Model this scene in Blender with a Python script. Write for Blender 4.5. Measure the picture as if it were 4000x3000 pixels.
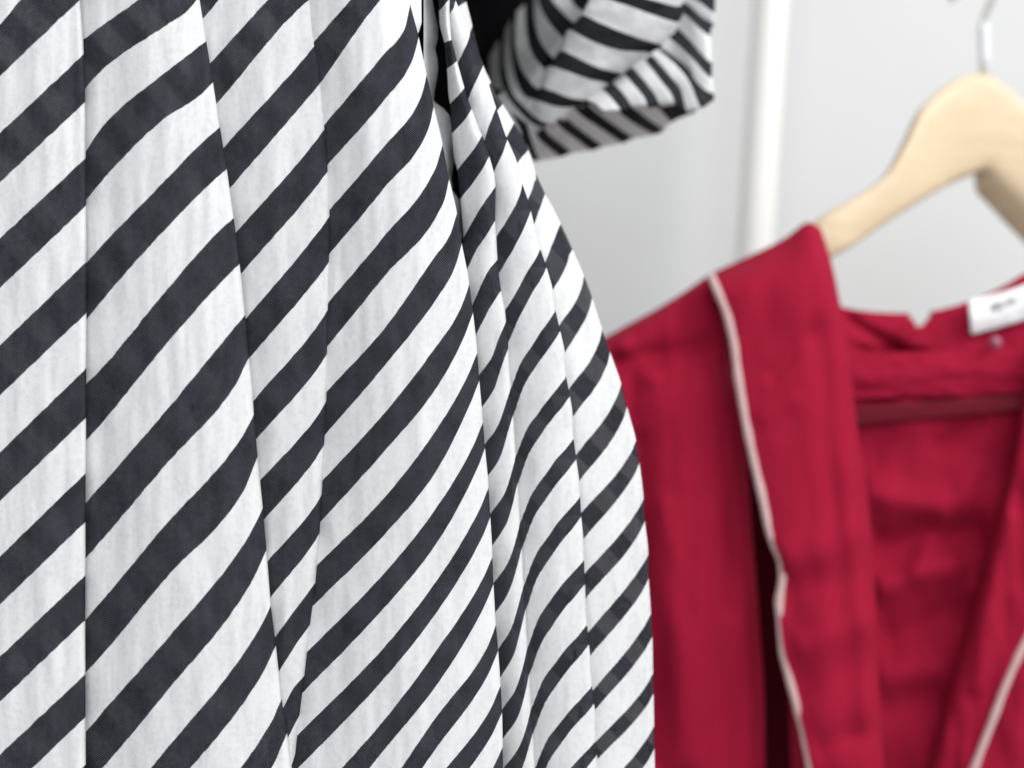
import bpy, math
import numpy as np
from mathutils import Vector, noise as mnoise
R = math.radians
sc = bpy.context.scene
for o in list(bpy.data.objects): bpy.data.objects.remove(o)
COL = sc.collection
EYE = 1.30                                   # height of the lens above the shop floor, metres
K = 0.72                                     # 36 mm sensor / 50 mm lens

# ---------------------------------------------------------------- camera, world, lamps
cam = bpy.data.objects.new('camera', bpy.data.cameras.new('camera')); COL.objects.link(cam)
cam.location = (0, 0, EYE); cam.rotation_euler = (R(90), 0, 0)
cam.data.lens = 50; cam.data.sensor_width = 36; cam.data.clip_start = 0.02; cam.data.clip_end = 50
cam.data.dof.use_dof = True; cam.data.dof.focus_distance = 0.552; cam.data.dof.aperture_fstop = 4.3
sc.camera = cam
w = bpy.data.worlds.new('World'); sc.world = w; w.use_nodes = True
# a bright shop: pale ceiling above, greyer floor below
_t = w.node_tree; _b = _t.nodes['Background']; _b.inputs[1].default_value = 0.62
_g = _t.nodes.new('ShaderNodeTexCoord'); _s = _t.nodes.new('ShaderNodeSeparateXYZ'); _r = _t.nodes.new('ShaderNodeMapRange'); _x = _t.nodes.new('ShaderNodeMix')
_x.data_type = 'RGBA'; _t.links.new(_g.outputs['Generated'], _s.inputs[0]); _t.links.new(_s.outputs[2], _r.inputs[0])
_r.inputs[1].default_value = -1; _r.inputs[2].default_value = 1; _t.links.new(_r.outputs[0], _x.inputs[0])
_x.inputs[6].default_value = (.34, .345, .35, 1); _x.inputs[7].default_value = (1.0, 1.015, 1.035, 1); _t.links.new(_x.outputs[2], _b.inputs[0])

def area(name, loc, target, size, power, color):
    l = bpy.data.lights.new(name, 'AREA'); l.shape = 'RECTANGLE'; l.size, l.size_y = size
    l.energy = power; l.color = color
    o = bpy.data.objects.new(name, l); COL.objects.link(o); o.location = loc
    o.rotation_euler = (Vector(target) - Vector(loc)).to_track_quat('-Z', 'Y').to_euler()
    return o
area('ceiling_lamp', (1.35, -0.10, 2.35), (0.05, 0.65, 1.3), (1.5, 1.2), 31, (1.0, 0.985, 0.96))
area('fill_lamp', (0.1, -1.6, 2.1), (0, 0.6, 1.3), (1.6, 1.2), 25, (0.985, 0.99, 1.0))  # added soft fill from behind the lens, no real window
sc.view_settings.view_transform = 'Standard'; sc.view_settings.look = 'None'
sc.view_settings.exposure = 0.15; sc.view_settings.gamma = 1
sc.render.engine = 'CYCLES'

# ---------------------------------------------------------------- helpers
def world(x, y, d):
    """a point d metres in front of the lens, given by where a 4000 x 3000 tracing puts it"""
    x = np.asarray(x, float); y = np.asarray(y, float); d = np.asarray(d, float)
    return np.stack([(x - 2000) / 4000 * K * d, d + 0 * x, EYE + (1500 - y) / 4000 * K * d], -1)

def curve(*pts):
    a = np.array(pts, float); ys, xs = a[:, 1], a[:, 0]
    def f(y):
        y = np.asarray(y, float); r = np.interp(y, ys, xs)
        s0 = (xs[1] - xs[0]) / (ys[1] - ys[0]); s1 = (xs[-1] - xs[-2]) / (ys[-1] - ys[-2])
        r = np.where(y < ys[0], xs[0] + (y - ys[0]) * s0, r)
        return np.where(y > ys[-1], xs[-1] + (y - ys[-1]) * s1, r)
    return f

def smooth_curve(*pts):
    f = curve(*pts)
    off = np.linspace(-28, 28, 9); wt = np.exp(-(off / 18) ** 2); wt /= wt.sum()
    return lambda y: sum(wi * f(np.asarray(y, float) + o) for wi, o in zip(wt, off))

def phase_of(edges, k0):
    """edges: (top, bottom) of each dark stripe down one line -> phase(y): k..k+.5 dark, rest pale"""
    ys, ph = [], []
    for i, (a, b) in enumerate(edges):
        ys += [a, b]; ph += [k0 + i, k0 + i + .5]
    ys = np.array(ys, float); ph = np.array(ph)
    s0 = 1.0 / (ys[2] - ys[0]); s1 = 1.0 / (ys[-2] - ys[-4])
    def f(y):
        y = np.asarray(y, float); r = np.interp(y, ys, ph)
        r = np.where(y < ys[0], ph[0] + (y - ys[0]) * s0, r)
        return np.where(y > ys[-1], ph[-1] + (y - ys[-1]) * s1, r)
    return f

def pchip(x, y, q):
    x = np.asarray(x, float); y = np.asarray(y, float); q = np.asarray(q, float)
    h = np.diff(x); h[h < 1e-3] = 1e-3; dl = np.diff(y) / h; n = len(x)
    m = np.zeros(n); m[0] = dl[0]; m[-1] = dl[-1]
    for i in range(1, n - 1):
        if dl[i - 1] * dl[i] > 0:
            w1 = 2 * h[i] + h[i - 1]; w2 = h[i] + 2 * h[i - 1]
            m[i] = (w1 + w2) / (w1 / dl[i - 1] + w2 / dl[i])
    i = np.clip(np.searchsorted(x, q) - 1, 0, n - 2); t = (q - x[i]) / h[i]
    t2, t3 = t * t, t ** 3
    r = (2*t3-3*t2+1)*y[i] + (t3-2*t2+t)*h[i]*m[i] + (-2*t3+3*t2)*y[i+1] + (t3-t2)*h[i]*m[i+1]
    r = np.where(q < x[0], y[0] + (q - x[0]) * m[0], r)
    return np.where(q > x[-1], y[-1] + (q - x[-1]) * m[-1], r)

def grid_mesh(name, P, mat, parent=None, phase=None, uv=None, cut=None, thick=0, sheer=None):
    """P: rows x cols x 3 points -> one smooth cloth mesh"""
    nr, nc = P.shape[:2]
    idx = np.arange(nr * nc).reshape(nr, nc)
    f = np.stack([idx[:-1, :-1], idx[1:, :-1], idx[1:, 1:], idx[:-1, 1:]], -1).reshape(-1, 4)
    if cut is not None: f = f[~cut[:-1, :-1].reshape(-1)]
    me = bpy.data.meshes.new(name); me.from_pydata(P.reshape(-1, 3).tolist(), [], f.tolist())
    me.polygons.foreach_set('use_smooth', [True] * len(me.polygons))
    if phase is not None:
        a = me.attributes.new('stripe', 'FLOAT', 'POINT'); a.data.foreach_set('value', phase.reshape(-1).astype('f'))
    if sheer is not None:
        a = me.attributes.new('sheer', 'FLOAT', 'POINT'); a.data.foreach_set('value', sheer.reshape(-1).astype('f'))
    if uv is None:
        du = np.linalg.norm(np.diff(P, axis=1), axis=2); dv = np.linalg.norm(np.diff(P, axis=0), axis=2)
        u = np.concatenate([np.zeros((nr, 1)), np.cumsum(du, 1)], 1); v = np.concatenate([np.zeros((1, nc)), np.cumsum(dv, 0)], 0)
        uv = np.stack([u, v, 0 * u], -1)
    a = me.attributes.new('cloth', 'FLOAT_VECTOR', 'POINT'); a.data.foreach_set('vector', uv.reshape(-1).astype('f'))
    me.materials.append(mat)
    o = bpy.data.objects.new(name, me); COL.objects.link(o)
    if parent: o.parent = parent; o.matrix_parent_inverse = parent.matrix_world.inverted()
    if thick:
        s = o.modifiers.new('thickness', 'SOLIDIFY'); s.thickness = thick; s.offset = 0
    return o

def thing(name, label, cat, loc):
    o = bpy.data.objects.new(name, None); COL.objects.link(o); o.location = loc
    o.empty_display_size = .05; o['label'] = label; o['category'] = cat
    bpy.context.view_layer.update()
    return o

def catmull(A, n):
    """A: k x ... control values -> n samples per span, smooth along axis 0"""
    A = np.asarray(A, float); k = len(A); E = np.concatenate([[2*A[0]-A[1]], A, [2*A[-1]-A[-2]]])
    out = []
    for i in range(k - 1):
        p0, p1, p2, p3 = E[i], E[i+1], E[i+2], E[i+3]
        for t in np.arange(n) / n:
            out.append(.5*((2*p1)+(-p0+p2)*t+(2*p0-5*p1+4*p2-p3)*t*t+(-p0+3*p1-3*p2+p3)*t**3))
    out.append(A[-1]); return np.array(out)

def lin(A, n):
    A = np.asarray(A, float); q = np.linspace(0, len(A)-1, (len(A)-1)*n+1); i = np.clip(q.astype(int), 0, len(A)-2)
    t = (q - i).reshape((-1,) + (1,)*(A.ndim-1)); return A[i]*(1-t) + A[i+1]*t

def wrinkle(x, y, sx, sy, amp, seed=0.0, oct=2):
    out = np.zeros(np.broadcast(x, y).shape); X = np.broadcast_to(x, out.shape); Y = np.broadcast_to(y, out.shape)
    fl = out.reshape(-1)
    for i, (a, b) in enumerate(zip(X.reshape(-1), Y.reshape(-1))):
        v = mnoise.noise((a/sx + seed, b/sy - seed, seed*1.7))
        if oct > 1: v += .45*mnoise.noise((a/sx*2.3+seed, b/sy*2.3, 9+seed))
        fl[i] = v
    return out*amp

# ---------------------------------------------------------------- materials
def new_mat(name):
    m = bpy.data.materials.new(name); m.use_nodes = True; nt = m.node_tree
    for n in list(nt.nodes): nt.nodes.remove(n)
    return m, nt, nt.nodes.new('ShaderNodeOutputMaterial')
def N(nt, t, **kw):
    n = nt.nodes.new('ShaderNode' + t)
    for k, v in kw.items(): setattr(n, k, v)
    return n
def M(nt, op, a, b=None, c=None, clamp=False):
    n = nt.nodes.new('ShaderNodeMath'); n.operation = op; n.use_clamp = clamp
    for i, v in enumerate((a, b, c)):
        if v is None: continue
        if isinstance(v, (int, float)): n.inputs[i].default_value = v
        else: nt.links.new(v, n.inputs[i])
    return n.outputs[0]
def mixc(nt, f, a, b):
    n = nt.nodes.new('ShaderNodeMix'); n.data_type = 'RGBA'
    for s, v in ((n.inputs[0], f), (n.inputs[6], a), (n.inputs[7], b)):
        if isinstance(v, (int, float)): s.default_value = v
        elif isinstance(v, tuple): s.default_value = v
        else: nt.links.new(v, s)
    return n.outputs[2]
def scaled(nt, vec, s, off=(0, 0, 0)):
    n = nt.nodes.new('ShaderNodeMapping'); nt.links.new(vec, n.inputs[0])
    n.inputs['Scale'].default_value = s; n.inputs['Location'].default_value = off; return n.outputs[0]
def noise(nt, vec, scale=1.0, detail=2.0, rough=.5):
    n = nt.nodes.new('ShaderNodeTexNoise'); nt.links.new(vec, n.inputs['Vector'])
    n.inputs['Scale'].default_value = scale; n.inputs['Detail'].default_value = detail; n.inputs['Roughness'].default_value = rough
    return n.outputs['Fac']

def striped_cloth(name, see=0.13, weave_amp=1.0, through=.20, inky=1.0):
    m, nt, out = new_mat(name); L = nt.links
    st = N(nt, 'Attribute', attribute_name='stripe').outputs['Fac']
    cv = N(nt, 'Attribute', attribute_name='cloth').outputs['Vector']
    wob = noise(nt, scaled(nt, cv, (260, 190, 1)), 1.0, 3.0, .6)
    st2 = M(nt, 'ADD', st, M(nt, 'MULTIPLY', M(nt, 'SUBTRACT', wob, .5), .035))
    fr = M(nt, 'FRACT', M(nt, 'ADD', st2, 200.0))
    # distance from the middle of the dark stripe (.25): < .25 is dark
    dd = M(nt, 'ABSOLUTE', M(nt, 'SUBTRACT', fr, .25))
    dd = M(nt, 'MINIMUM', dd, M(nt, 'ABSOLUTE', M(nt, 'SUBTRACT', fr, 1.25)))
    dark = M(nt, 'SUBTRACT', 1.0, M(nt, 'MULTIPLY', M(nt, 'SUBTRACT', dd, .243), 1/.014, clamp=True))
    # weave: two crossed sets of threads, uneven
    sp = N(nt, 'SeparateXYZ'); L.new(cv, sp.inputs[0]); u, v = sp.outputs[0], sp.outputs[1]
    j1 = noise(nt, scaled(nt, cv, (60, 700, 1)), 1.0, 1.0); j2 = noise(nt, scaled(nt, cv, (700, 60, 1)), 1.0, 1.0)
    tw = M(nt, 'SINE', M(nt, 'ADD', M(nt, 'MULTIPLY', u, 2*math.pi/.00104), M(nt, 'MULTIPLY', j1, 5.0)))
    tf = M(nt, 'SINE', M(nt, 'ADD', M(nt, 'MULTIPLY', v, 2*math.pi/.00092), M(nt, 'MULTIPLY', j2, 5.0)))
    weave = M(nt, 'MULTIPLY', tw, tf)
    rib = noise(nt, scaled(nt, cv, (330, 75, 1)), 1.0, 2.5, .55)              # crinkle ribs down the cloth
    lad = noise(nt, scaled(nt, cv, (520, 480, 1)), 1.0, 2.0, .6)              # loose ladders in the weave
    blot = noise(nt, scaled(nt, cv, (95, 70, 1)), 1.0, 3.0, .6)
    # pale colour: thin spots are slightly greyer
    thin = M(nt, 'MULTIPLY', M(nt, 'SUBTRACT', M(nt, 'ADD', M(nt, 'MULTIPLY', rib, .6), M(nt, 'MULTIPLY', lad, .5)), .50, clamp=True), 2.2, clamp=True)
    pale = mixc(nt, thin, (.86, .875, .875, 1), (.68, .70, .76, 1))
    pale = mixc(nt, M(nt, 'MULTIPLY', M(nt, 'ADD', weave, 1.0), M(nt, 'ADD', M(nt, 'MULTIPLY', thin, .30*weave_amp), .13*weave_amp)), pale, (.56, .58, .60, 1))
    # dark colour: washed black with paler threads
    bb = M(nt, 'MULTIPLY', M(nt, 'SUBTRACT', M(nt, 'ADD', M(nt, 'MULTIPLY', blot, .75), M(nt, 'MULTIPLY', rib, .45)), .40, clamp=True), 2.3, clamp=True)
    ink = mixc(nt, bb, (.009*inky, .0095*inky, .014*inky, 1), (.034*inky, .035*inky, .051*inky, 1))
    thr = M(nt, 'MULTIPLY', M(nt, 'MULTIPLY', M(nt, 'SUBTRACT', weave, .15, clamp=True), 1.4, clamp=True), M(nt, 'MULTIPLY', lad, .80*weave_amp))
    ink = mixc(nt, thr, ink, (.30, .31, .33, 1))
    colr = mixc(nt, dark, pale, ink)
    bump = N(nt, 'Bump'); bump.inputs['Strength'].default_value = .42; bump.inputs['Distance'].default_value = .0006
    hgt = M(nt, 'ADD', M(nt, 'MULTIPLY', weave, .18), M(nt, 'ADD', M(nt, 'MULTIPLY', rib, 1.1), M(nt, 'MULTIPLY', lad, .6)))
    L.new(hgt, bump.inputs['Height'])
    df = N(nt, 'BsdfDiffuse'); L.new(colr, df.inputs[0]); L.new(bump.outputs[0], df.inputs['Normal'])
    tr = N(nt, 'BsdfTranslucent'); L.new(colr, tr.inputs[0]); L.new(bump.outputs[0], tr.inputs['Normal'])
    m1 = N(nt, 'MixShader'); m1.inputs[0].default_value = through; L.new(df.outputs[0], m1.inputs[1]); L.new(tr.outputs[0], m1.inputs[2])
    tp = N(nt, 'BsdfTransparent'); m2 = N(nt, 'MixShader')
    # open weave: lets a little of what is behind show
    L.new(M(nt, 'MULTIPLY', M(nt, 'ADD', M(nt, 'MULTIPLY', dark, .7), .3), M(nt, 'ADD', M(nt, 'MULTIPLY', N(nt, 'Attribute', attribute_name='sheer').outputs['Fac'], 1.0), see)), m2.inputs[0])
    L.new(m1.outputs[0], m2.inputs[1]); L.new(tp.outputs[0], m2.inputs[2]); L.new(m2.outputs[0], out.inputs[0])
    return m

def cloth_mat(name, c1, c2, rough=.85, sheen=.2, pitch=.0009):
    m, nt, out = new_mat(name); L = nt.links
    cv = N(nt, 'Attribute', attribute_name='cloth').outputs['Vector']
    p = N(nt, 'BsdfPrincipled'); p.inputs['Roughness'].default_value = rough
    p.inputs['Sheen Weight'].default_value = sheen; p.inputs['Sheen Roughness'].default_value = .5
    p.inputs['Specular IOR Level'].default_value = .10 if c2[0] > .1 else 0.0
    f = noise(nt, scaled(nt, cv, (30, 22, 1)), 1.0, 4.0, .6)
    g = noise(nt, scaled(nt, cv, (1400, 500, 1)), 1.0, 2.0, .6)
    L.new(mixc(nt, M(nt, 'ADD', M(nt, 'MULTIPLY', f, .55), M(nt, 'MULTIPLY', g, .45)), c1, c2), p.inputs['Base Color'])
    p.inputs['Sheen Tint'].default_value = (min(1, c2[0]*1.6), c2[1]*4+.05, c2[2]*4+.05, 1)
    b = N(nt, 'Bump'); b.inputs['Strength'].default_value = .3; b.inputs['Distance'].default_value = .0005
    L.new(M(nt, 'ADD', g, M(nt, 'MULTIPLY', f, 1.5)), b.inputs['Height']); L.new(b.outputs[0], p.inputs['Normal'])
    L.new(p.outputs[0], out.inputs[0]); return m

def plain_mat(name, c1, c2, scale=(20, 20, 20), rough=.6, metal=0, bump=.1, spec=.4):
    m, nt, out = new_mat(name); L = nt.links
    tc = N(nt, 'TexCoord').outputs['Object']
    p = N(nt, 'BsdfPrincipled'); p.inputs['Roughness'].default_value = rough; p.inputs['Metallic'].default_value = metal
    p.inputs['Specular IOR Level'].default_value = spec
    f = noise(nt, scaled(nt, tc, scale), 1.0, 4.0, .6)
    L.new(mixc(nt, f, c1, c2), p.inputs['Base Color'])
    b = N(nt, 'Bump'); b.inputs['Strength'].default_value = bump; b.inputs['Distance'].default_value = .001
    L.new(f, b.inputs['Height']); L.new(b.outputs[0], p.inputs['Normal']); L.new(p.outputs[0], out.inputs[0]); return m

M_STRIPE = striped_cloth('striped_crepe', .032)
M_SLEEVE = striped_cloth('striped_crepe_sleeve', .0, 1.0, .12, .40)
M_GAP_SHADE = cloth_mat('gap_shade_black', (.004, .004, .005, 1), (.008, .008, .009, 1), .95, 0)  # shade of the fold gap and armhole, put in as black
M_RED = cloth_mat('red_cotton', (.265, .0060, .026, 1), (.325, .0095, .037, 1), .9, .03)
M_DARKRED = cloth_mat('slot_shade_maroon', (.035, .003, .006, 1), (.05, .004, .008, 1), .95, 0)  # shade inside the slot, put in as a dark colour
M_PIPE = cloth_mat('pink_piping', (.56, .37, .37, 1), (.64, .46, .45, 1), .7, .1)
M_TAPE = cloth_mat('stitched_tape', (.085, .018, .024, 1), (.14, .04, .045, 1), .9, .1)
M_LABEL = cloth_mat('white_label', (.78, .78, .80, 1), (.86, .85, .86, 1), .6, .1)
M_PRINT = plain_mat('label_ink', (.32, .34, .34, 1), (.4, .42, .42, 1))
M_WALL = plain_mat('grey_paint', (.60, .61, .612, 1), (.635, .642, .642, 1), (6, 6, 6), .7, 0, .05, .3)
M_POLE = plain_mat('white_enamel', (.76, .765, .74, 1), (.80, .80, .775, 1), (9, 9, 30), .35, 0, .03, .5)
M_METAL = plain_mat('steel_wire', (.30, .31, .29, 1), (.38, .38, .36, 1), (60, 60, 60), .35, 1.0, .02)
M_TUBE = plain_mat('clear_white_sleeve', (.66, .67, .71, 1), (.72, .73, .77, 1), (50, 50, 50), .3, 0, .02, .6)
def wood():
    m, nt, out = new_mat('pale_beech'); L = nt.links
    tc = N(nt, 'TexCoord').outputs['Object']
    mp = N(nt, 'Mapping'); L.new(tc, mp.inputs[0]); mp.inputs['Rotation'].default_value = (0, R(34), 0); mp.inputs['Scale'].default_value = (14, 60, 150)
    f = noise(nt, mp.outputs[0], 1.0, 5.0, .65)
    p = N(nt, 'BsdfPrincipled'); p.inputs['Roughness'].default_value = .42
    L.new(mixc(nt, f, (.53, .40, .245, 1), (.72, .59, .42, 1)), p.inputs['Base Color'])
    L.new(p.outputs[0], out.inputs[0]); return m
M_WOOD = wood()

# ================================================================ the wall and the pole
def box_mesh(name, x0, x1, y0, y1, z0, z1, mat, bev=0):
    me = bpy.data.meshes.new(name)
    v = [(x, y, z) for x in (x0, x1) for y in (y0, y1) for z in (z0, z1)]
    me.from_pydata(v, [], [(0,1,3,2),(4,6,7,5),(0,4,5,1),(2,3,7,6),(0,2,6,4),(1,5,7,3)]); me.materials.append(mat)
    o = bpy.data.objects.new(name, me); COL.objects.link(o)
    if bev: b = o.modifiers.new('bevel', 'BEVEL'); b.width = bev; b.segments = 3
    return o
wl = box_mesh('wall', -2.2, 2.2, 1.16, 1.30, 0, 2.8, M_WALL); wl['kind'] = 'structure'

def tube(name, pts, rad, mat, parent=None, seg=16, caps=True):
    P = np.array(pts, float); n = len(P); rad = np.broadcast_to(rad, (n,))
    T = np.gradient(P, axis=0); T /= np.linalg.norm(T, axis=1)[:, None]
    ref = np.array([0, 1, 0.]); vs = []
    for p, t, r in zip(P, T, rad):
        a = np.cross(t, ref); a /= np.linalg.norm(a); b = np.cross(a, t)
        for k in range(seg):
            q = 2*math.pi*k/seg; vs.append(p + r*(math.cos(q)*a + math.sin(q)*b))
    f = [(i*seg+k, i*seg+(k+1) % seg, (i+1)*seg+(k+1) % seg, (i+1)*seg+k) for i in range(n-1) for k in range(seg)]
    if caps: f += [tuple(range(seg))[::-1], tuple((n-1)*seg+k for k in range(seg))]
    me = bpy.data.meshes.new(name); me.from_pydata([tuple(v) for v in vs], [], f)
    me.polygons.foreach_set('use_smooth', [len(p.vertices) == 4 for p in me.polygons])
    a = me.attributes.new('cloth', 'FLOAT_VECTOR', 'POINT')
    a.data.foreach_set('vector', np.array(vs).reshape(-1).astype('f'))
    me.materials.append(mat); o = bpy.data.objects.new(name, me); COL.objects.link(o)
    if parent: o.parent = parent; o.matrix_parent_inverse = parent.matrix_world.inverted()
    return o
pt = world([3049, 2913], [-600, 1500], [1.05, 1.06])
dz = (pt[0]-pt[1]); top = pt[1] + dz*2.6; bot = pt[1] - dz*(pt[1][2]-.02)/dz[2]
pole = tube('clothes_rack_pole', [bot, pt[1], pt[0], top], .0134, M_POLE, None, 32)
pole['label'] = 'slim white enamelled upright pole standing before the grey wall behind the red dress shoulder'
pole['category'] = 'pole'

# ================================================================ the striped dress
dress = thing('striped_dress', 'black and white diagonal striped dress with pleated skirt, hanging nearest the lens at left', 'dress', (-.05, .56, EYE - .30))
Y = np.arange(-260, 3290, 13.0)

Bx = smooth_curve((305, -100), (312, 0), (325, 150), (332, 330), (335, 600), (338, 1000), (337, 1500), (334, 2000), (333, 2500), (335, 3000))
Dx = smooth_curve((780,0),(805,155),(832,321),(859,495),(886,660),(913,852),(936,1030),(958,1231),(972,1396),(985,1500),(992,1622),(1006,1782),(1027,1988),(1041,2146),(1058,2367),(1078,2521),(1100,2734),(1121,2860),(1140,3000),(1160,3200))
Ex = smooth_curve((1222,0),(1237,160),(1258,316),(1273,500),(1284,665),(1290,840),(1289,1020),(1285,1200),(1281,1370),(1279,1500),(1272,1650),(1264,1800),(1257,1934),(1248,2085),(1233,2277),(1212,2440),(1190,2640),(1170,2800),(1154,2950),(1150,3050),(1166,3200))
Fx = smooth_curve((1590,-300),(1597,0),(1633,131),(1664,280),(1692,407),(1720,520),(1752,687),(1783,817),(1804,953),(1828,1070),(1847,1213),(1861,1332),(1872,1480),(1882,1590),(1887,1654),(1894,1744),(1906,1862),(1915,2011),(1922,2124),(1926,2250),(1935,2408),(1946,2539),(1954,2650),(1962,2792),(1965,3000))
Lx = smooth_curve((1712,-40),(1717,100),(1736,168),(1747,285),(1752,380),(1760,411),(1765,522),(1773,617),(1787,666),(1798,780),(1812,934),(1790,1000),(1800,1150),(1840,1500),(1880,2200),(1915,3000))
Gx = smooth_curve((1757,0),(1756,54),(1764,163),(1787,244),(1808,320),(1828,391),(1852,449),(1871,503),(1893,549),(1912,611),(1932,682),(1936,725),(1934,850),(1939,926),(1942,995),(1948,1067),(1955,1125),(1972,1200),(1985,1350),(1995,1500),(2010,1700),(2030,2000),(2090,3000))
Hx = smooth_curve((1779,0),(1831,125),(1880,230),(1931,399),(1975,530),(2018,625),(2032,695),(2062,778),(2078,840),(2105,955),(2130,1028),(2159,1125),(2166,1198),(2185,1277),(2207,1372),(2210,1463),(2223,1531),(2236,1600),(2240,1705),(2250,1785),(2264,1884),(2270,2011),(2279,2100),(2283,2241),(2293,2440),(2306,2566),(2315,2706),(2325,2780),(2330,2905),(2335,3000))
Ix = smooth_curve((1835,60),(1880,240),(1935,360),(1990,450),(2045,541),(2077,617),(2090,670),(2126,750),(2162,815),(2188,868),(2224,945),(2275,1060),(2311,1154),(2350,1280),(2380,1365),(2423,1485),(2447,1580),(2482,1705),(2498,1807),(2512,1916),(2518,2029),(2532,2142),(2533,2250),(2541,2363),(2549,2503),(2551,2640),(2554,2760),(2557,2946))
const = lambda c: (lambda y: np.asarray(y, float)*0 + c)
off = lambda f, o: (lambda y: f(y) + o)

shape_t = [0, .1, .168, .245, .33, .41, .49, .62, .76, .9, 1]
shape_v = [1, .93, .861, .741, .608, .49, .386, .274, .162, .07, 0]
Fq = {6:(1463,1589),7:(1734,1857),8:(2006,2128),9:(2277,2390),10:(2535,2643),11:(2770,2883),12:(3000,3110),13:(3230,3340),14:(3460,3570),15:(3690,3800)}
Hq = {3:(135,255),4:(422,544),5:(720,822),6:(974,1042),7:(1216,1290),8:(1474,1545),9:(1716,1790),10:(1943,2015),11:(2190,2280),12:(2444,2515),13:(2684,2745),14:(2896,2945),15:(3110,3170)}
def SQ(t):
    v = float(np.interp(t, shape_t, shape_v))
    return [(Hq[q][0] + v*(Fq[q][0]-Hq[q][0]), Hq[q][1] + v*(Fq[q][1]-Hq[q][1])) for q in range(6, 16)]
def lerpE(a, b, u): return [(p[0]*(1-u)+q[0]*u, p[1]*(1-u)+q[1]*u) for p, q in zip(a, b)]
G5 = [(-40, 40), (157,236),(344,424),(530,609),(728,861),(1013,1136)] + SQ(.35)
G6 = [(-70,50),(244,385),(549,666),(926,1064),(1210,1335)] + SQ(.35)[1:]
H6 = [(-130,0)] + [Hq[q] for q in range(3, 16)]
F5 = [(-60,43),(168,268),(408,519),(666,777),(927,1050),(1191,1306)] + [Fq[q] for q in range(6, 16)]
up5 = lambda u: lerpE(F5[:6], G5[:6], u)
up6 = lambda u: lerpE(G6[:4], H6[:4], u)
Fm = [(-300,-150),(18,145),(294,416),(565,700),(833,950),(1112,1220),(1379,1485),(1651,1748),(1907,2020),(2178,2282),(2444,2539),(2679,2783),(2919,3020),(3160,3260)]
P4L = [(149,312),(479,637),(814,985),(1174,1346),(1525,1695),(1874,2037),(2205,2363),(2544,2702),(2869,3010),(3180,3320),(3490,3630)]
Eb = [(-150,-10),(167,316),(497,665),(841,1018),(1203,1374),(1566,1735),(1934,2085),(2277,2440),(2639,2792),(2940,3080)]
sh = lambda E, *d: [(a + (d[0] if len(d) == 1 else d[i]), b + (d[0] if len(d) == 1 else d[i])) for i, (a, b) in enumerate(E)]
Dl = [(-190,-10),(160,321),(495,660),(852,1030),(1231,1396),(1622,1782),(1988,2146),(2367,2521),(2734,2860),(3080,3200)]
I7 = [(290,385),(480,585),(674,755),(872,955),(1078,1162),(1288,1372),(1502,1586),(1723,1806),(1952,2033),(2169,2259),(2399,2485),(2634,2707),(2838,2924),(3050,3130)]

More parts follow.
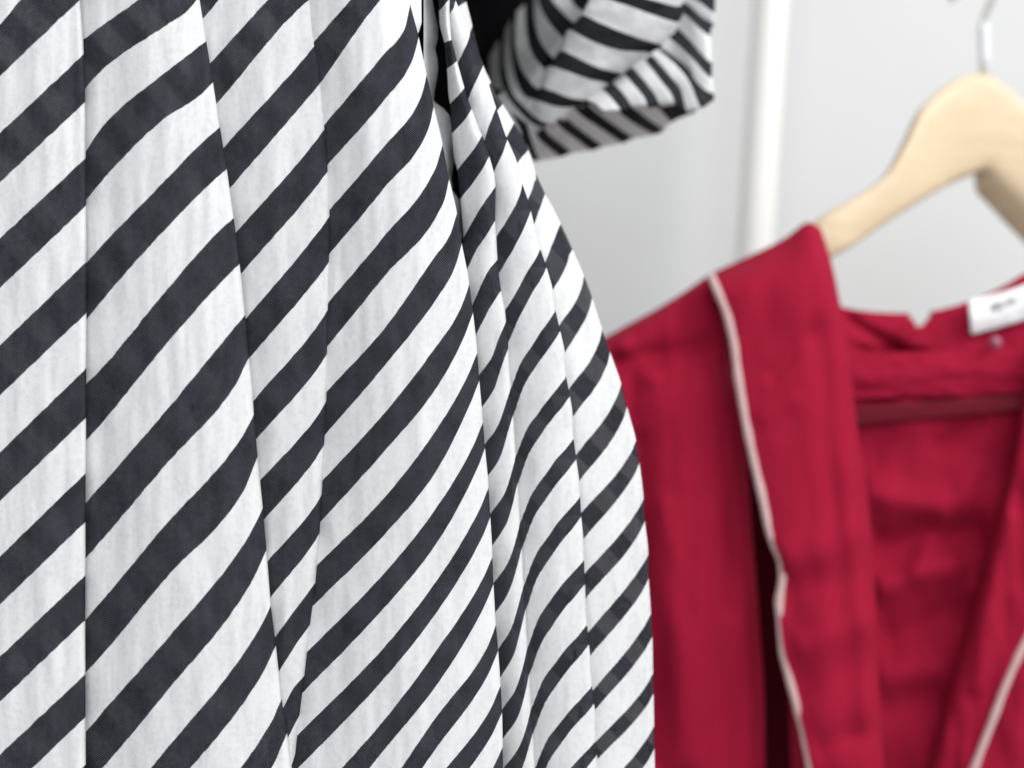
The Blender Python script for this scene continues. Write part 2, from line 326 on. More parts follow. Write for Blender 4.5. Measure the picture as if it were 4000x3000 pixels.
# each panel of the skirt: traced print lines across it, distances, and how far its hidden left part runs under the last
panels = [
 dict(cols=[(const(0), [(-330,-130),(95,296),(520,712),(931,1125),(1349,1543),(1767,1957),(2174,2361),(2566,2740),(2948,3120)], 0),
            (Bx, [(-680,-480),(-250,0),(212,398),(617,804),(1023,1222),(1439,1631),(1848,2038),(2248,2422),(2634,2801),(2986,3160)], 0)],
      d=(.541, .537), x0=const(-260), x1=Bx, bulge=.002),
 dict(cols=[(off(Bx, 4), [(-290,-90),(151,339),(588,775),(1021,1243),(1496,1717),(1961,2178),(2417,2625),(2856,3065),(3290,3490)], -1),
            (const(400), [(100,271),(495,703),(958,1170),(1437,1649),(1891,2106),(2345,2557),(2783,3000),(3220,3430)], 0),
            (const(650), [(-90,99),(280,457),(701,890),(1134,1342),(1604,1812),(2047,2255),(2499,2702),(2928,3112),(3340,3520)], 0),
            (off(Dx, -70), [(-130,55),(208,381),(549,715),(908,1093),(1306,1510),(1728,1920),(2102,2276),(2476,2639),(2842,2985),(3190,3320)], 0),
            (Dx, Dl, 0)],
      d=(.546, .541), x0=off(Bx, -70), x1=Dx, bulge=.007),
 dict(cols=[(off(Dx, 4), [(-90,68),(244,402),(574,732),(906,1066),(1243,1396),(1562,1712),(1874,2026),(2189,2329),(2485,2618),(2761,2876),(2982,3100)], 0),
            (off(Ex, -35), sh(Eb, 25, 38, 45, 50, 58, 62, 60, 55, 45, 40), 1), (Ex, Eb, 1)],
      d=(.551, .548), x0=off(Dx, -80), x1=Ex, bulge=.003),
 dict(cols=[(off(Ex, 3), [(-175,-20)] + P4L, 0),
            (const(1500), [(-150,-15),(212,393),(572,735),(924,1080),(1286,1430),(1616,1764),(1946,2090),(2240,2375),(2530,2650),(2815,2928),(3100,3215)], 1),
            (lambda y: np.minimum(1700, Fx(y)-75), [(55,215),(350,530),(640,819),(1000,1174),(1359,1522),(1685,1847),(1990,2130),(2277,2399),(2548,2684),(2806,2928),(3060,3175)], 2),
            (off(Fx, -45), sh(Fm, 92), 1), (Fx, Fm, 1)],
      d=(.554, .550), x0=off(Ex, -90), x1=Fx, bulge=.010),
 dict(cols=[(lambda y: np.where(y < 960, Lx(y), Fx(y) + 2), F5, 0),
            (lambda y: np.where(y < 1100, Lx(y)*.5+Gx(y)*.5, Fx(y) + .168*(Hx(y)-Fx(y))), up5(.5) + SQ(.168), 0),
            (lambda y: np.where(y < 1100, Lx(y)*.3+Gx(y)*.7, Fx(y) + .245*(Hx(y)-Fx(y))), up5(.7) + SQ(.245), 0),
            (Gx, G5, 0)],
      d=(.572, .566), x0=lambda y: np.where(y < 960, Lx(y), Lx(y) - 10), x1=Gx, bulge=.002),
 dict(cols=[(off(Gx, 2), G6, 2)] + [((lambda u: (lambda y: Gx(y)+u*(Hx(y)-Gx(y))))(u), up6(u) + SQ(.35+.65*u), 2) for u in (.22, .42, .63, .85)] + [(Hx, H6, 2)],
      d=(.574, .572), x0=off(Gx, -25), x1=Hx, bulge=.003),
 dict(cols=[(off(Hx, 3), [(330,430),(533,633),(777,869),(1024,1129),(1270,1371),(1521,1622),(1777,1875),(2002,2101),(2241,2331),(2471,2557),(2698,2768),(2896,2960),(3110,3180),(3320,3400)], 0),
            (off(Ix, -28), sh(I7, 48), 0), (Ix, I7, 0)],
      d=(.590, .600), x0=off(Hx, -70), x1=Ix, bulge=.006),
]
def sstep(t): t = np.clip(t, 0, 1); return t*t*(3-2*t)
sstep0 = lambda t: np.clip(t, 0, 1)**2*(3-2*np.clip(t, 0, 1))
XS, DS, PS = [], [], []
for k, p in enumerate(panels):
    x0, x1 = p['x0'](Y), p['x1'](Y)
    x1 = np.maximum(x1, x0 + 12)
    w_ = np.percentile(x1 - x0, 90); nc = max(14, int(w_ / 12))
    u = np.linspace(0, 1, nc); edge = 1 - (1-u)**1.6; u = .55*u + .45*edge     # finer towards the fold
    X = x0[:, None] + (x1-x0)[:, None]*u[None]
    # every printed edge is a curve through its traced points; the phase is read off between the curves
    klo = min(c[2] for c in p['cols']) - 3; khi = max(c[2] + len(c[1]) for c in p['cols']) + 3
    hp_ = np.arange(klo, khi, .5); dat = []
    for c in p['cols']:
        ys_ = np.array(c[1], float).reshape(-1); q_ = (hp_ - c[2]) * 2; n_ = len(ys_); yk = np.interp(q_, np.arange(n_), ys_)
        for m_, q in enumerate(q_):
            if q < 0: kk = int(-q + 1.999) // 2; yk[m_] = ys_[int(q + 2*kk)] - kk*(ys_[2]-ys_[0])
            if q > n_-1: kk = int(q - (n_-1) + 1.999) // 2; yk[m_] = ys_[int(q - 2*kk)] + kk*(ys_[-1]-ys_[-3])
        dat.append(yk)
    EY = np.zeros((len(hp_), nc))
    for m_ in range(len(hp_)):
        pts_ = []
        for ci, c in enumerate(p['cols']):
            yk = dat[ci][m_]
            if k == 3 and ci == 2 and float(Fx(yk)) < 1790: continue
            xk = float(c[0](yk))
            if not pts_ or (xk > pts_[-1][0] + 6 and yk < pts_[-1][1] - .25*(xk-pts_[-1][0])): pts_.append((xk, yk))
            elif ci == len(p['cols'])-1 and len(pts_) > 1: pts_[-1] = (xk, yk)
        if len(pts_) == 1: pts_.append((pts_[0][0]+50, pts_[0][1]-60))
        px_, py_ = zip(*pts_); y_ = np.full(nc, np.mean(py_))
        a0 = float(np.mean(py_))
        for it in range(30):
            xq = np.interp(y_, Y, x0)*(1-u) + np.interp(y_, Y, x1)*u
            yn = -pchip(px_, -np.array(py_), xq); y_ = .5*y_ + .5*yn
        EY[m_] = y_
    PH = np.zeros_like(X)
    for j_ in range(nc):
        e_ = np.maximum.accumulate(EY[:, j_] + np.arange(len(hp_))*1e-3); PH[:, j_] = np.interp(Y, e_, hp_)
    d0, d1 = p['d']; f = u[None] + 0*X
    D = d0 + (d1-d0)*sstep(f*1.15) - p['bulge']*np.sin(math.pi*np.clip(f, 0, 1))
    rr = 26.0; e = np.clip((rr - (x1[:, None]-X))/rr, 0, 1)
    D += .0030*(1-np.sqrt(np.clip(1-e*e, 0, 1)))
    if k == 4:                                     # the rounded left side of the fold beside the deep gap
        e = np.clip((24-(X-x0[:, None]))/24, 0, 1); D += np.where(Y[:, None] < 980, .006*(1-np.sqrt(np.clip(1-e*e, 0, 1))), 0)
    D += wrinkle(X, Y[:, None], 120, 620, .0013, 3.1*k) + wrinkle(X, Y[:, None], 42, 420, .00045, 7.7+k, 1)
    XS.append(X); DS.append(D); PS.append(PH)
    if k < len(panels)-1:                          # the cloth turns back under the fold and out again as the next panel
        nx0 = panels[k+1]['x0'](Y); nd = panels[k+1]['d'][0]; d1e = D[:, -1]
        if k == 3: steps = [(x1-10, d1e+.003), (x1-26, d1e+.008), (x1-28, d1e*0+.64), (nx0+6, d1e*0+.64), (nx0+5, d1e*0+.580)]
        else: steps = [(x1-8, d1e+.0012), (x1-22, d1e+.0022), (nx0+14, nd+.0012+0*d1e), (nx0+2, nd+.0010+0*d1e)]
        XS.append(np.stack([s[0] for s in steps], 1)); DS.append(np.stack([s[1]+0*Y for s in steps], 1))
        PS.append(np.repeat(PH[:, -1:], len(steps), 1))
X = np.concatenate(XS, 1); D = np.concatenate(DS, 1); PH = np.concatenate(PS, 1)
YY = np.broadcast_to(Y[:, None], X.shape)
P = world(X, YY, D)
dx = np.linalg.norm(np.diff(P[len(Y)//2], axis=0), axis=1); uu = np.concatenate([[0], np.cumsum(dx)])
UV = np.stack([(X-X[:, :1])*1.0e-4 + np.floor(0*X), YY*1.0e-4, 0*X], -1)
# hide nothing: at the very top the side folds run up into the armhole
cut = (YY < 40) & (X > 1990)
LO = .075*sstep((X-Hx(YY)+12)/24) + .05*sstep((X-Fx(YY)-10)/80)  # more see-through towards the right, standing in for light from behind
grid_mesh('skirt', P, M_STRIPE, dress, PH, UV, cut, 0, LO)

def strip(name, xa, xb, da, db, y0, y1, phf, parent, mat, n=8, step=8.0):
    ys = np.arange(y0, y1+.1, step); u = np.linspace(0, 1, n)
    a, b = xa(ys), np.maximum(xb(ys), xa(ys)+1); Xs = a[:, None]+(b-a)[:, None]*u
    Ds = da+(db-da)*(u[None]**1.6)+0*Xs; Ys = np.broadcast_to(ys[:, None], Xs.shape)
    uv = np.stack([Xs*1e-4, Ys*1e-4, 0*Xs], -1)
    return grid_mesh(name, world(Xs, Ys, Ds), mat, parent, phf(Xs, Ys), uv)
Kx = curve((1690,-200),(1690,0),(1698,49),(1711,108),(1710,152),(1700,190),(1709,233),(1711,271),(1706,312),(1698,352),(1694,392),(1702,402),(1735,425),(1757,454),(1763,495),(1771,576),(1774,633),(1764,690),(1768,745),(1795,780),(1801,850),(1812,945))
strip('fold_lining', lambda y: np.maximum(off(Fx, -22)(y), 1655 + 0*y), Kx, .572, .592, -200, 940, lambda x, y: 0*x+.75, dress, M_STRIPE)
strip('fold_edge', off(Fx, -22), curve((1640,-200),(1646,0),(1647,90),(1640,112),(1634,131)), .556, .562, -200, 131, lambda x, y: 0*x+.75, dress, M_STRIPE)

# the far side of the skirt, printed the same, seen faintly through the open weave
ys = np.arange(-200, 3290, 30.0); u = np.linspace(0, 1, 60); xr = Ix(ys) - 7; xl = np.where(ys < 950, 1700 + (ys < 950)*0, -300)
xl = -300 + 0*ys
Xb = xl[:, None] + (xr-xl)[:, None]*u; Yb = np.broadcast_to(ys[:, None], Xb.shape)
Db = .612 + .045*np.sin(np.clip((1-u)*3.2, 0, 1)*math.pi/2)[None] + .002*np.sin(Xb/60)
PHb = (Yb - 1.05*Xb)/235.0
grid_mesh('skirt_back', world(Xb, Yb, Db), M_STRIPE, dress, PHb, np.stack([Xb*1e-4, Yb*1e-4, 0*Xb], -1), None)

# ---- sleeve: traced lines crossing the print, given on a 2.212x enlargement from (1800, 0)
S = 2.212
def net(cols, dcol, drow, q=10, r=8, straight=()):
    C = np.array(cols, float)                         # ncol x nrow x 2
    X = 1800 + C[..., 0]/S; Yv = C[..., 1]/S
    Dv = np.array(dcol)[:, None] + np.array(drow)[None]
    A = np.stack([X, Yv, Dv], -1)
    A = catmull(A, q); A = np.moveaxis(catmull(np.moveaxis(A, 1, 0), r), 0, 1)
    return A                                           # cols x rows x 3
def widen(p, a):
    f = np.mod(p, 1.0); k_ = p - f
    return k_ + np.interp(f, [0, .5, 1], [a, .5-a, 1-a]) if False else k_ + np.where(f <= .5, a + f*(1-4*a), .5-a + (f-.5)*(1+4*a))
rows_b = [-1, -.5, 0, .5, 1, 1.5, 2, 2.5, 3, 3.5, 4, 4.5]
body = [
 [(200,-60),(330,-60),(400,-60),(425,-60),(478,-60),(492,-60),(556,-60),(640,-60),(652,-60),(735,-70),(960,-110),(1010,-190)],
 [(205,330),(262,300),(345,270),(385,250),(437,230),(470,210),(562,180),(632,130),(700,85),(812,40),(960,-10),(1030,-100)],
 [(190,560),(245,540),(334,500),(370,470),(437,440),(468,410),(585,350),(655,285),(770,195),(885,125),(1000,50),(1060,-70)],
 [(225,800),(262,780),(350,690),(390,650),(478,670),(508,580),(622,455),(700,395),(825,255),(935,172),(1035,75),(1085,-60)],
 [(290,1000),(320,960),(425,860),(455,825),(545,815),(595,715),(688,548),(758,475),(872,303),(972,200),(1060,85),(1105,-50)],
 [(400,1200),(430,1130),(540,990),(570,950),(628,852),(660,778),(732,583),(800,508),(905,326),(990,206),(1080,95),(1120,-45)],
 [(480,1260),(530,1180),(630,1066),(655,1030),(655,858),(702,768),(775,563),(868,450),(942,250),(1048,140),(1150,-40),(1190,-130)],
 [(560,1260),(630,1170),(720,1098),(750,1072),(760,895),(802,802),(920,605),(1030,522),(1150,352),(1200,210),(1400,25),(1450,-50)],
 [(660,1240),(730,1150),(805,1098),(830,1062),(900,922),(952,858),(1100,672),(1200,600),(1380,426),(1450,312),(1600,95),(1650,0)],
 [(790,1200),(850,1110),(890,1062),(915,1035),(1050,912),(1090,880),(1265,710),(1345,635),(1600,440),(1690,385),(1842,175),(1862,55)],
 [(860,1180),(900,1090),(930,1060),(950,1030),(1120,930),(1150,890),(1310,740),(1390,650),(1640,460),(1740,395),(1900,170),(1920,30)],
]
A = net(body, [.800,.765,.738,.720,.706,.709,.694,.690,.690,.697,.712], [.040,.030,.018,.014,.006,.002,-.004,-.007,-.012,-.015,-.020,-.022])
ph = np.repeat(lin(np.array(rows_b), 8)[None], A.shape[0], 0)
A[..., 2] += wrinkle(A[..., 0], A[..., 1], 90, 60, .0012, 2.2)
ph = widen(ph, .03)
grid_mesh('sleeve', world(A[..., 0], A[..., 1], A[..., 2]), M_SLEEVE, dress, ph)
def net2b(c):
    A = catmull(np.array(c, float), 6); return np.moveaxis(catmull(np.moveaxis(A, 1, 0), 6), 0, 1)
rows_u = [.5, 1, 1.5, 2, 2.5, 3, 3.5, 4, 4.5, 5, 5.5, 6, 6.5, 7, 7.5]
U = [
 [(1060,880),(1235,755),(1275,715),(1415,615),(1450,575),(1600,505),(1640,475),(1712,428),(1722,418),(1808,312),(1862,252),(1900,90),(1918,25),(1950,-60),(1990,-120)],
 [(1120,900),(1285,800),(1330,755),(1470,680),(1515,640),(1665,590),(1710,560),(1830,520),(1845,505),(1870,365),(1920,315),(1950,110),(1975,60),(2005,-30),(2050,-100)],
 [(1165,930),(1340,865),(1385,815),(1550,770),(1600,740),(1755,705),(1805,675),(1945,640),(1965,610),(1950,440),(2000,400),(1995,150),(2025,110),(2075,10),(2110,-80)],
 [(1195,955),(1385,925),(1430,880),(1610,850),(1660,825),(1830,800),(1885,775),(2005,745),(2025,715),(2040,530),(2075,490),(2050,205),(2085,165),(2140,60),(2165,-60)],
 [(1210,965),(1400,950),(1460,925),(1630,912),(1700,905),(1865,890),(1925,945),(2085,915),(2110,800),(2140,640),(2145,560),(2120,260),(2150,200),(2185,90),(2190,-50)],
 [(1215,975),(1405,960),(1480,945),(1640,930),(1720,925),(1870,910),(1940,975),(2150,890),(2190,830),(2170,640),(2170,570),(2160,280),(2185,215),(2195,90),(2200,-50)],
]
bul = [.001, 0, .002, 0, .002, 0, .002, 0, .002, 0, .002, 0, .002, 0, .001]
mid = [(-.006 if i % 2 == 0 else 0) for i in range(15)]
def net2(cols, D, q=8, r=8):
    C = np.array(cols, float); A = np.stack([1800+C[..., 0]/S, C[..., 1]/S, np.array(D)], -1)
    A = catmull(A, q); return np.moveaxis(catmull(np.moveaxis(A, 1, 0), r), 0, 1)
dc = [.696, .690, .686, .685, .686, .692]
A = net2(U, [[dc[i] + .036*j/14 + bul[j]*min(1, i/1.5) for j in range(15)] for i in range(6)])
rr_ = lin(np.array(rows_u), 8); ph = np.repeat(rr_[None], A.shape[0], 0)
A[..., 2] -= .0035*np.abs(np.sin(np.pi*(ph-.5)/1.0+.0))*(np.linspace(0, 1, A.shape[0])[:, None]**.5)
ph = widen(ph, .10)
grid_mesh('sleeve_ruffle', world(A[..., 0], A[..., 1], A[..., 2]), M_SLEEVE, dress, ph)
rows_l = [0, .5, 1, 1.5, 2, 2.5, 3, 3.5, 4, 4.5, 5, 5.5]
W = [
 [(430,960),(560,1060),(650,1150),(700,1110),(835,1040),(885,1005),(995,930),(1055,890),(1255,860),(1310,820),(1570,760),(1700,740)],
 [(500,1100),(590,1180),(700,1215),(748,1172),(895,1110),(945,1070),(1075,1005),(1135,960),(1340,930),(1400,880),(1640,830),(1790,800)],
 [(560,1260),(625,1300),(785,1280),(835,1240),(1005,1190),(1060,1160),(1235,1110),(1290,1075),(1500,1050),(1565,1010),(1740,930),(1930,880)],
 [(610,1385),(660,1392),(880,1352),(945,1325),(1145,1298),(1212,1272),(1415,1232),(1478,1202),(1688,1160),(1752,1130),(1830,1050),(2040,965)],
]
A = net2(W, [[a + (.004 if j % 2 else 0) for j in range(12)] for a in (.700, .712, .726, .742)])
ph = np.repeat(lin(np.array(rows_l), 8)[None], A.shape[0], 0)
ph = widen(ph, .09)
grid_mesh('sleeve_underside', world(A[..., 0], A[..., 1], A[..., 2]), M_SLEEVE, dress, ph)
# unseen cloth above the frame, added to shade the armhole and the deep fold
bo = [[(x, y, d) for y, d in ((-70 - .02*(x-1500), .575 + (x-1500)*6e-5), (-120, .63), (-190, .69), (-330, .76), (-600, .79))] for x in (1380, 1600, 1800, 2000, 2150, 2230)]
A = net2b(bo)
grid_mesh('bodice_shade', world(A[..., 0], A[..., 1], A[..., 2]), M_SLEEVE, dress, (A[..., 1] + A[..., 0]*.8)/150)
# black sheet that paints the shade inside the deep fold and armhole
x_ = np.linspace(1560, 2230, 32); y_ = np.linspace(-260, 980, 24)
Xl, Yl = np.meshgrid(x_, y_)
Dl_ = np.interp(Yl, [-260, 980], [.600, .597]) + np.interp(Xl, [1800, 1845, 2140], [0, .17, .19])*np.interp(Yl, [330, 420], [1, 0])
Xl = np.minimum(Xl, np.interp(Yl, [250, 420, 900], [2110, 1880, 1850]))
grid_mesh('gap_shade_sheet', world(Xl, Yl, Dl_), M_GAP_SHADE, dress)

# ================================================================ the red dress
red = thing('red_dress', 'dark red collarless dress with pink piping, out of focus on a wooden hanger at right', 'dress', (.20, .80, EYE - .35))
BACK = .025
def curtain(name, cols, mat, parent, q=14, r=10, wr=((90, 300, .004, 1.0),), thick=.0008, uvs=1.0, ridges=()):
    A = np.array(cols, float)
    if name in ('back_panel', 'yoke_band', 'stitched_tape', 'neck_label'): A[..., 2] -= BACK
    A = catmull(A, q); A = np.moveaxis(catmull(np.moveaxis(A, 1, 0), r), 0, 1)
    for sx, sy, am, sd in wr: A[..., 2] += wrinkle(A[..., 0], A[..., 1], sx, sy, am, sd)
    for (xa, ya, xb, yb, wd, am) in ridges:            # soft fold along a line, am > 0 goes away from the lens
        L_ = math.hypot(xb-xa, yb-ya); tx, ty = (xb-xa)/L_, (yb-ya)/L_
        s = (A[..., 0]-xa)*tx + (A[..., 1]-ya)*ty; n_ = -(A[..., 0]-xa)*ty + (A[..., 1]-ya)*tx
        A[..., 2] += am*np.exp(-(n_/wd)**2)*sstep(s/60+.5)*sstep((L_-s)/60+.5)
    return grid_mesh(name, world(A[..., 0], A[..., 1], A[..., 2]), mat, parent, thick=thick)

Px = curve((2782,1084),(2840,1230),(2870,1353),(2885,1476),(2907,1630),(2946,1799),(2972,1917),(3002,2071),(3053,2190),(3059,2250),(3040,2355),(3057,2532),(3092,2686),(3134,2840),(3169,3000),(3230,3260))
Nx = curve((2792,1061),(2845,1292),(2890,1560),(2915,1802),(2938,2109),(2969,2494),(2984,2724),(2988,3260))
def col_at(ys, xf, ds): return [(float(xf(y)), y, d) for y, d in zip(ys, ds)]
side = []
for t, ytop in ((0, 1348), (.12, 1314), (.3, 1262), (.5, 1208), (.72, 1144), (.9, 1090), (1.0, 1064)):
    ys = [ytop, ytop+45, 1435, 1560, 1800, 2100, 2400, 2700, 3000, 3260]
    xl = 2310 + 0*t
    col = []
    for y, dd in zip(ys, [.812, .792, .790, .787, .788, .786, .784, .786, .787, .788]):
        x = xl + (float(Nx(y)) - xl)*t
        back = .012*max(0, (t-.86)/.14)**2 if y > 1250 else .006*t
        col.append((x, y, dd + back - .004*math.sin(t*math.pi)))
    side.append(col)
curtain('side_panel', side, M_RED, red, wr=((150, 500, .004, 4.4), (90, 200, .0008, 8.1)),
        ridges=((2380, 1420, 2800, 1345, 40, .006), (2420, 1330, 2560, 1500, 45, -.004), (2600, 1950, 2680, 3000, 60, -.004), (2480, 1700, 2500, 3000, 70, .004), (2840, 1400, 2870, 2400, 45, .004)))
Qx = curve((3215,900),(3253,1054),(3274,1184),(3307,1338),(3338,1569),(3356,1761),(3382,1876),(3407,2155),(3422,2417),(3430,2647),(3450,3000),(3470,3260))
pl = []
tops = {0: (2780, 1070), .2: (2862, 1032), .45: (2965, 985), .7: (3070, 930), .88: (3150, 872), 1.0: (3205, 892)}
for t, (tx, ty) in tops.items():
    col = [(tx, ty, .800)]
    for y, dd in ((1180, .777), (1330, .774), (1476, .772), (1700, .770), (1900, .768), (2071, .766), (2190, .764), (2290, .765), (2400, .764), (2600, .763), (2840, .763), (3050, .763), (3260, .763)):
        yy = y if y != 1180 else ty + (1180-ty)*.55
        a, b = float(Px(yy)), float(Qx(yy)); back = .010*max(0, (t-.8)/.2)**2
        if y != 1180 or True: col.append((a+(b-a)*t, yy, dd + back - .003*math.sin(math.pi*t)))
    pl.append(col)
curtain('front_placket', pl, M_RED, red, wr=((160, 380, .0024, 6.3),),
        ridges=((3000, 1480, 3180, 1290, 28, .003), (3040, 2330, 3400, 2190, 85, .0032), (3060, 2190, 3380, 2060, 75, -.0032), (3100, 2700, 3420, 2570, 85, .0028),
                (3110, 2540, 3420, 2420, 60, -.003), (3180, 2920, 3450, 2850, 60, .003), (2960, 1640, 3120, 1550, 36, -.002), (3200, 1250, 3330, 2900, 50, .003)))
def pipe(name, xf, y0, y1, d, r=.0022):
    ys = np.arange(y0, y1, 18.0); xs = np.array([np.mean(xf(y+np.linspace(-18, 18, 5))) for y in ys])
    dd = np.interp(ys, [1060, 1095, 1130, 1180, 2100, 3260], [d+.022, d+.006, d+.0005, d, d-.008, d-.010])
    xs = xs + 1.5*np.sin(ys/61)
    return tube(name, world(xs, ys, dd), r*(1+.10*np.sin(ys/23)*np.sin(ys/71)), M_PIPE, red, 12)
pipe('piping', Px, 1078, 3250, .7745)
# inside of the back, seen through the neck opening
back = []
for x, yt in ((3150, 1150), (3276, 1196), (3420, 1221), (3590, 1222), (3700, 1204), (3800, 1172), (3900, 1128), (4000, 1070), (4130, 990)):
    ys = [yt, yt+60, 1350 if yt < 1280 else yt+90, 1450, 1600, 1800, 2050, 2300, 2600, 2900, 3260]
    ys = sorted(ys); ys[2] = max(ys[2], ys[1]+20); ys[3] = max(ys[3], ys[2]+20); ys[4] = max(ys[4], ys[3]+20)
    ds = [.842, .838, .836, .832, .832, .835, .833, .838, .836, .836, .838]
    back.append([(x, y, d) for y, d in zip(ys, ds)])
bk = curtain('back_panel', back, M_RED, red, q=12, wr=((190, 260, .0045, 5.5), (130, 160, .0006, 3.3)),
        ridges=((3300, 1240, 3560, 1400, 26, .006), (3340, 1370, 3620, 1385, 22, .006), (3500, 1330, 3600, 1250, 22, -.004), (3380, 1920, 3700, 1990, 55, -.008), (3400, 2130, 3850, 2070, 75, .011),
                (3420, 2300, 3750, 2200, 60, -.008), (3450, 2500, 3800, 2370, 70, .008), (3430, 2640, 3700, 2600, 60, -.006), (3440, 2770, 3700, 2710, 60, .006), (3650, 1760, 3850, 1640, 40, .005), (3840, 1800, 3560, 2250, 40, -.004)))
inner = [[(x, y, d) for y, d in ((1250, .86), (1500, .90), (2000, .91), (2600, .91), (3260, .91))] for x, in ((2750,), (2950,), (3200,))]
curtain('slot_shade_sheet', inner, M_DARKRED, red, wr=(), thick=.0008)  # dark sheet painting the shade in the slot beside the piping
fold = [[(float(Px(y)) + 6 - w1*(1-t) + 70*t, y, d + .02*(1-t)**2) for y, w1, d in ((2620, 0, .85), (2740, 26, .84), (2900, 62, .832), (3080, 96, .828), (3260, 120, .828))] for t in (0, .3, .6, 1)]
curtain('inner_fold', fold, M_RED, red, q=5, r=5, wr=(), thick=.0008)
# cut the small keyhole notch at the centre of the back neck
import bmesh
bm = bmesh.new(); bm.from_mesh(bk.data)
dead = []
for f in bm.faces:
    c = f.calc_center_median(); px = c.x/(K*c.y)*4000+2000; py = 1500-(c.z-EYE)/(K*c.y)*4000
    if py < 1275 and abs(px-3593) < 37*min(1.0, (1285-py)/45.0): dead.append(f)
bmesh.ops.delete(bm, geom=dead, context='FACES'); bm.to_mesh(bk.data); bm.free()
band = [[(x, y0 + (x-3300)*s0, .829), (x, (y0+y1)/2 + (x-3300)*s0, .826), (x, y1 + (x-3300)*s0, .829)] for x in (3180, 3400, 3600, 3800, 4000, 4120) for y0, y1, s0 in ((1384, 1560, -.03),)]
curtain('yoke_band', band, M_RED, red, wr=((140, 60, .002, 1.9),), thick=.0012)
# a ladder of drawn threads across the yoke: tape with its bars
tp_ = [[(x, 1592 - (x-3350)*.075, .8262), (x, 1624 - (x-3350)*.08, .8260), (x, 1655 - (x-3350)*.085, .8262)] for x in (3200, 3400, 3600, 3800, 3950, 4020)]
tape = curtain('stitched_tape', tp_, M_TAPE, red, wr=(), thick=.0005)
vs, fs = [], []
for k, x in enumerate(np.arange(3240, 4000, 15.0)):
    a = world([x-2, x+2, x+2, x-2], [1594-(x-3350)*.075]*2+[1653-(x-3350)*.085]*2, [.8245-BACK]*4); b = a + np.array([0, .0012, 0])
    n0 = len(vs); vs += [tuple(p) for p in a] + [tuple(p) for p in b]
    fs += [tuple(n0+i for i in q) for q in ((0,1,2,3),(7,6,5,4),(0,4,5,1),(1,5,6,2),(2,6,7,3),(3,7,4,0))]
me = bpy.data.meshes.new('drawn_threads'); me.from_pydata(vs, [], fs); me.materials.append(M_RED)
a_ = me.attributes.new('cloth', 'FLOAT_VECTOR', 'POINT'); a_.data.foreach_set('vector', np.array(vs).reshape(-1).astype('f'))
o = bpy.data.objects.new('drawn_threads', me); COL.objects.link(o); o.parent = tape; o['kind'] = 'stuff'
o.matrix_parent_inverse = tape.matrix_world.inverted()
# right front edge with its own piping
Vx = curve((4040,1350),(3995,1530),(3962,1700),(3920,1900),(3862,2109),(3780,2417),(3707,2647),(3612,3000),(3530,3260))
P2 = curve((4180,2120),(4000,2517),(3914,2709),(3807,3000),(3715,3260))
rf = []
for t in (0, .07, .2, .4, .65, 1.0):
    col = []
    for y in (1330, 1530, 1700, 1900, 2109, 2417, 2647, 2850, 3000, 3260):
        a = float(Vx(y)); b = 4280; x = a + (b-a)*t
        dd = .790 + .024*max(0, 1-t/.10)**2 - .010*math.sin(min(1, t*1.6)*math.pi/2)
        col.append((x, y, dd))
    rf.append(col)
curtain('front_edge', rf, M_RED, red, wr=((120, 400, .004, 9.3), (60, 150, .001, 3.9)), ridges=((3960, 2000, 3800, 2700, 50, -.004), (4000, 1900, 3980, 2300, 40, .004)))
pipe('piping', P2, 2140, 3250, .789, .0021)
# neck label
lb = []
for t in np.linspace(0, 1, 5):
    x0, x1 = 3782+12*t, 4110+6*t; yt = 1172 + (1306-1172)*t; s = -.33
    lb.append([(x0+(x1-x0)*u_, yt + s*(x1-x0)*u_*.95 + 12*math.sin(u_*3.1)*(1-t*.4), .829 - .003*math.sin(t*3.14)) for u_ in np.linspace(0, 1, 6)])
label = curtain('neck_label', lb, M_LABEL, red, q=5, r=5, wr=((60, 60, .0008, 1.2),), thick=.0005)
def stroke(pts, r=.0006):
    P_ = catmull(np.array(pts, float), 6); return tube('label_mark', world(P_[:, 0], P_[:, 1], P_[:, 2]-BACK), r, M_PRINT, label, 6)
stroke([(3868,1216,.8265),(3884,1190,.8265),(3892,1214,.8265),(3904,1184,.8265),(3916,1206,.8265)], .0014)
stroke([(3926,1196,.8265),(3938,1172,.8265),(3944,1190,.8265),(3960,1166,.8265),(3968,1182,.8265)], .0011)
# little pale thread button below the label
bt = tube('button', world([3878, 3886, 3894], [1338, 1338, 1338], [.799, .797, .799]), [.0030, .0042, .0030], plain_mat('mauve_button', (.36, .11, .17, 1), (.42, .15, .22, 1)), red, 16)

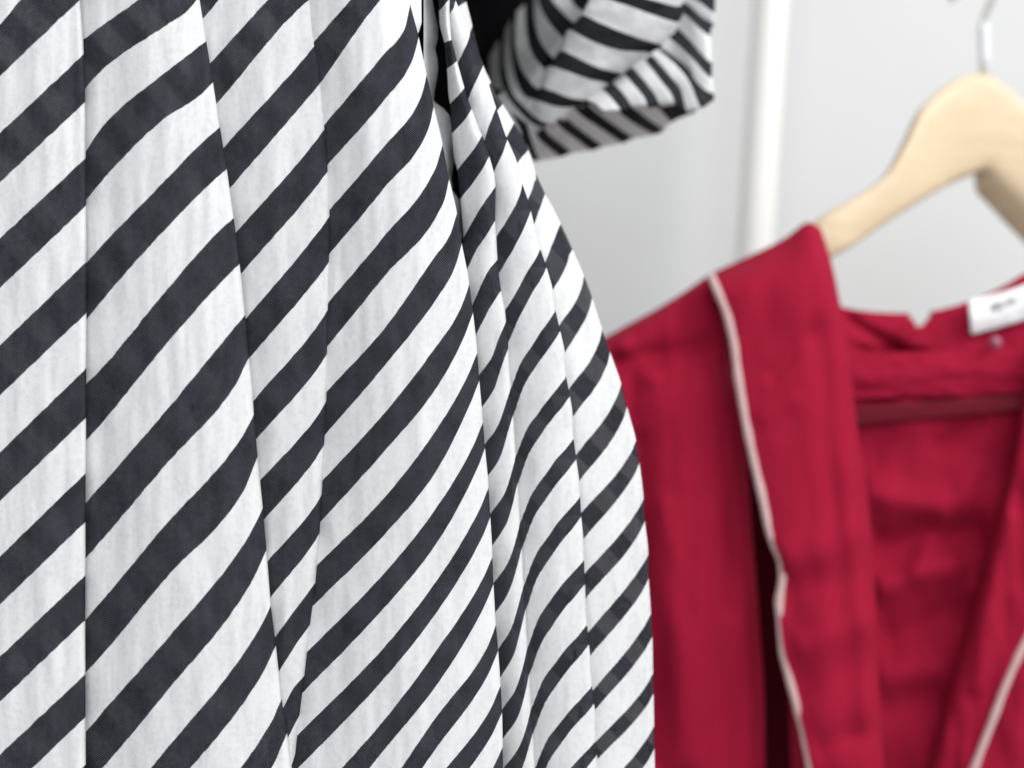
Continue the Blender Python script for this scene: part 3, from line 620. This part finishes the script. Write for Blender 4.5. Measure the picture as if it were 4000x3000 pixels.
# ================================================================ the hanger
hg = thing('wooden_hanger', 'pale wooden clothes hanger with steel hook, carrying the red dress', 'hanger', tuple(world(3845, 300, .88)))
upper = [(2905,1085),(3000,1020),(3100,950),(3212,842),(3341,770),(3464,682),(3535,564),(3599,429),(3655,366),(3715,318),(3775,288),(3846,279),(3905,304),(3964,353),(4030,428),(4120,560),(4230,700),(4400,870)]
lower = [(2930,1180),(3030,1120),(3140,1062),(3247,1012),(3335,962),(3430,895),(3523,835),(3610,782),(3660,752),(3699,729),(3755,702),(3811,680),(3862,664),(3905,706),(3950,752),(4020,825),(4110,915),(4290,1090)]
up_ = catmull(np.array(upper, float), 4); lo_ = catmull(np.array(lower, float), 4)
n = len(up_); dpt = np.interp(np.linspace(0, 1, n), [0, .2, .45, .65, .8, 1], [.812, .815, .842, .862, .868, .872])
ctr = (up_+lo_)/2; hw = .010
rt = sstep((np.linspace(0, 1, n)-.66)/.10)                        # the right arm turns so its underside shows
verts, faces = [], []
ring = 18
for i in range(n):
    c = ctr[i]; a = world(up_[i][0], up_[i][1], dpt[i]); b = world(lo_[i][0], lo_[i][1], dpt[i]); m_ = (a+b)/2; ax = (a-b)/2
    bd = np.array([-.010*rt[i], .020, -.011*rt[i]])               # direction to the back face
    for k in range(ring):
        q = 2*math.pi*k/ring; cu, su = math.cos(q), math.sin(q)
        ex = .30; cc = math.copysign(abs(cu)**ex, cu); ss = math.copysign(abs(su)**(ex+.15), su)
        verts.append(tuple(m_ + ax*cc*.99 + bd*(.5 - .5*ss) - bd*.1))
for i in range(n-1):
    for k in range(ring): faces.append((i*ring+k, i*ring+(k+1) % ring, (i+1)*ring+(k+1) % ring, (i+1)*ring+k))
faces += [tuple(range(ring))[::-1], tuple((n-1)*ring+k for k in range(ring))]
me = bpy.data.meshes.new('arms'); me.from_pydata(verts, [], faces)
me.polygons.foreach_set('use_smooth', [len(p.vertices) == 4 for p in me.polygons]); me.materials.append(M_WOOD)
o = bpy.data.objects.new('arms', me); COL.objects.link(o); o.parent = hg; o.matrix_parent_inverse = hg.matrix_world.inverted()
dh = .874
tube('hook_sleeve', world([3848, 3846, 3842, 3841], [300, 220, 120, 92], [dh]*4), .0034, M_TUBE, hg, 20)
ang = [(-3846+3846)]
hp = [(3846, 250), (3842, 110), (3846, 70), (3862, 30)] + [(3800+96*math.cos(R(t)), -62-96*math.sin(R(t))) for t in range(-38, 219, 12)]
hp = catmull(np.array(hp, float), 4)
tube('hook', world(hp[:, 0], hp[:, 1], [dh]*len(hp)), .0019, M_METAL, hg, 14)
tube('hook_tip', world([3724, 3726], [-2, 2], [dh, dh]), .0030, M_METAL, hg, 12)
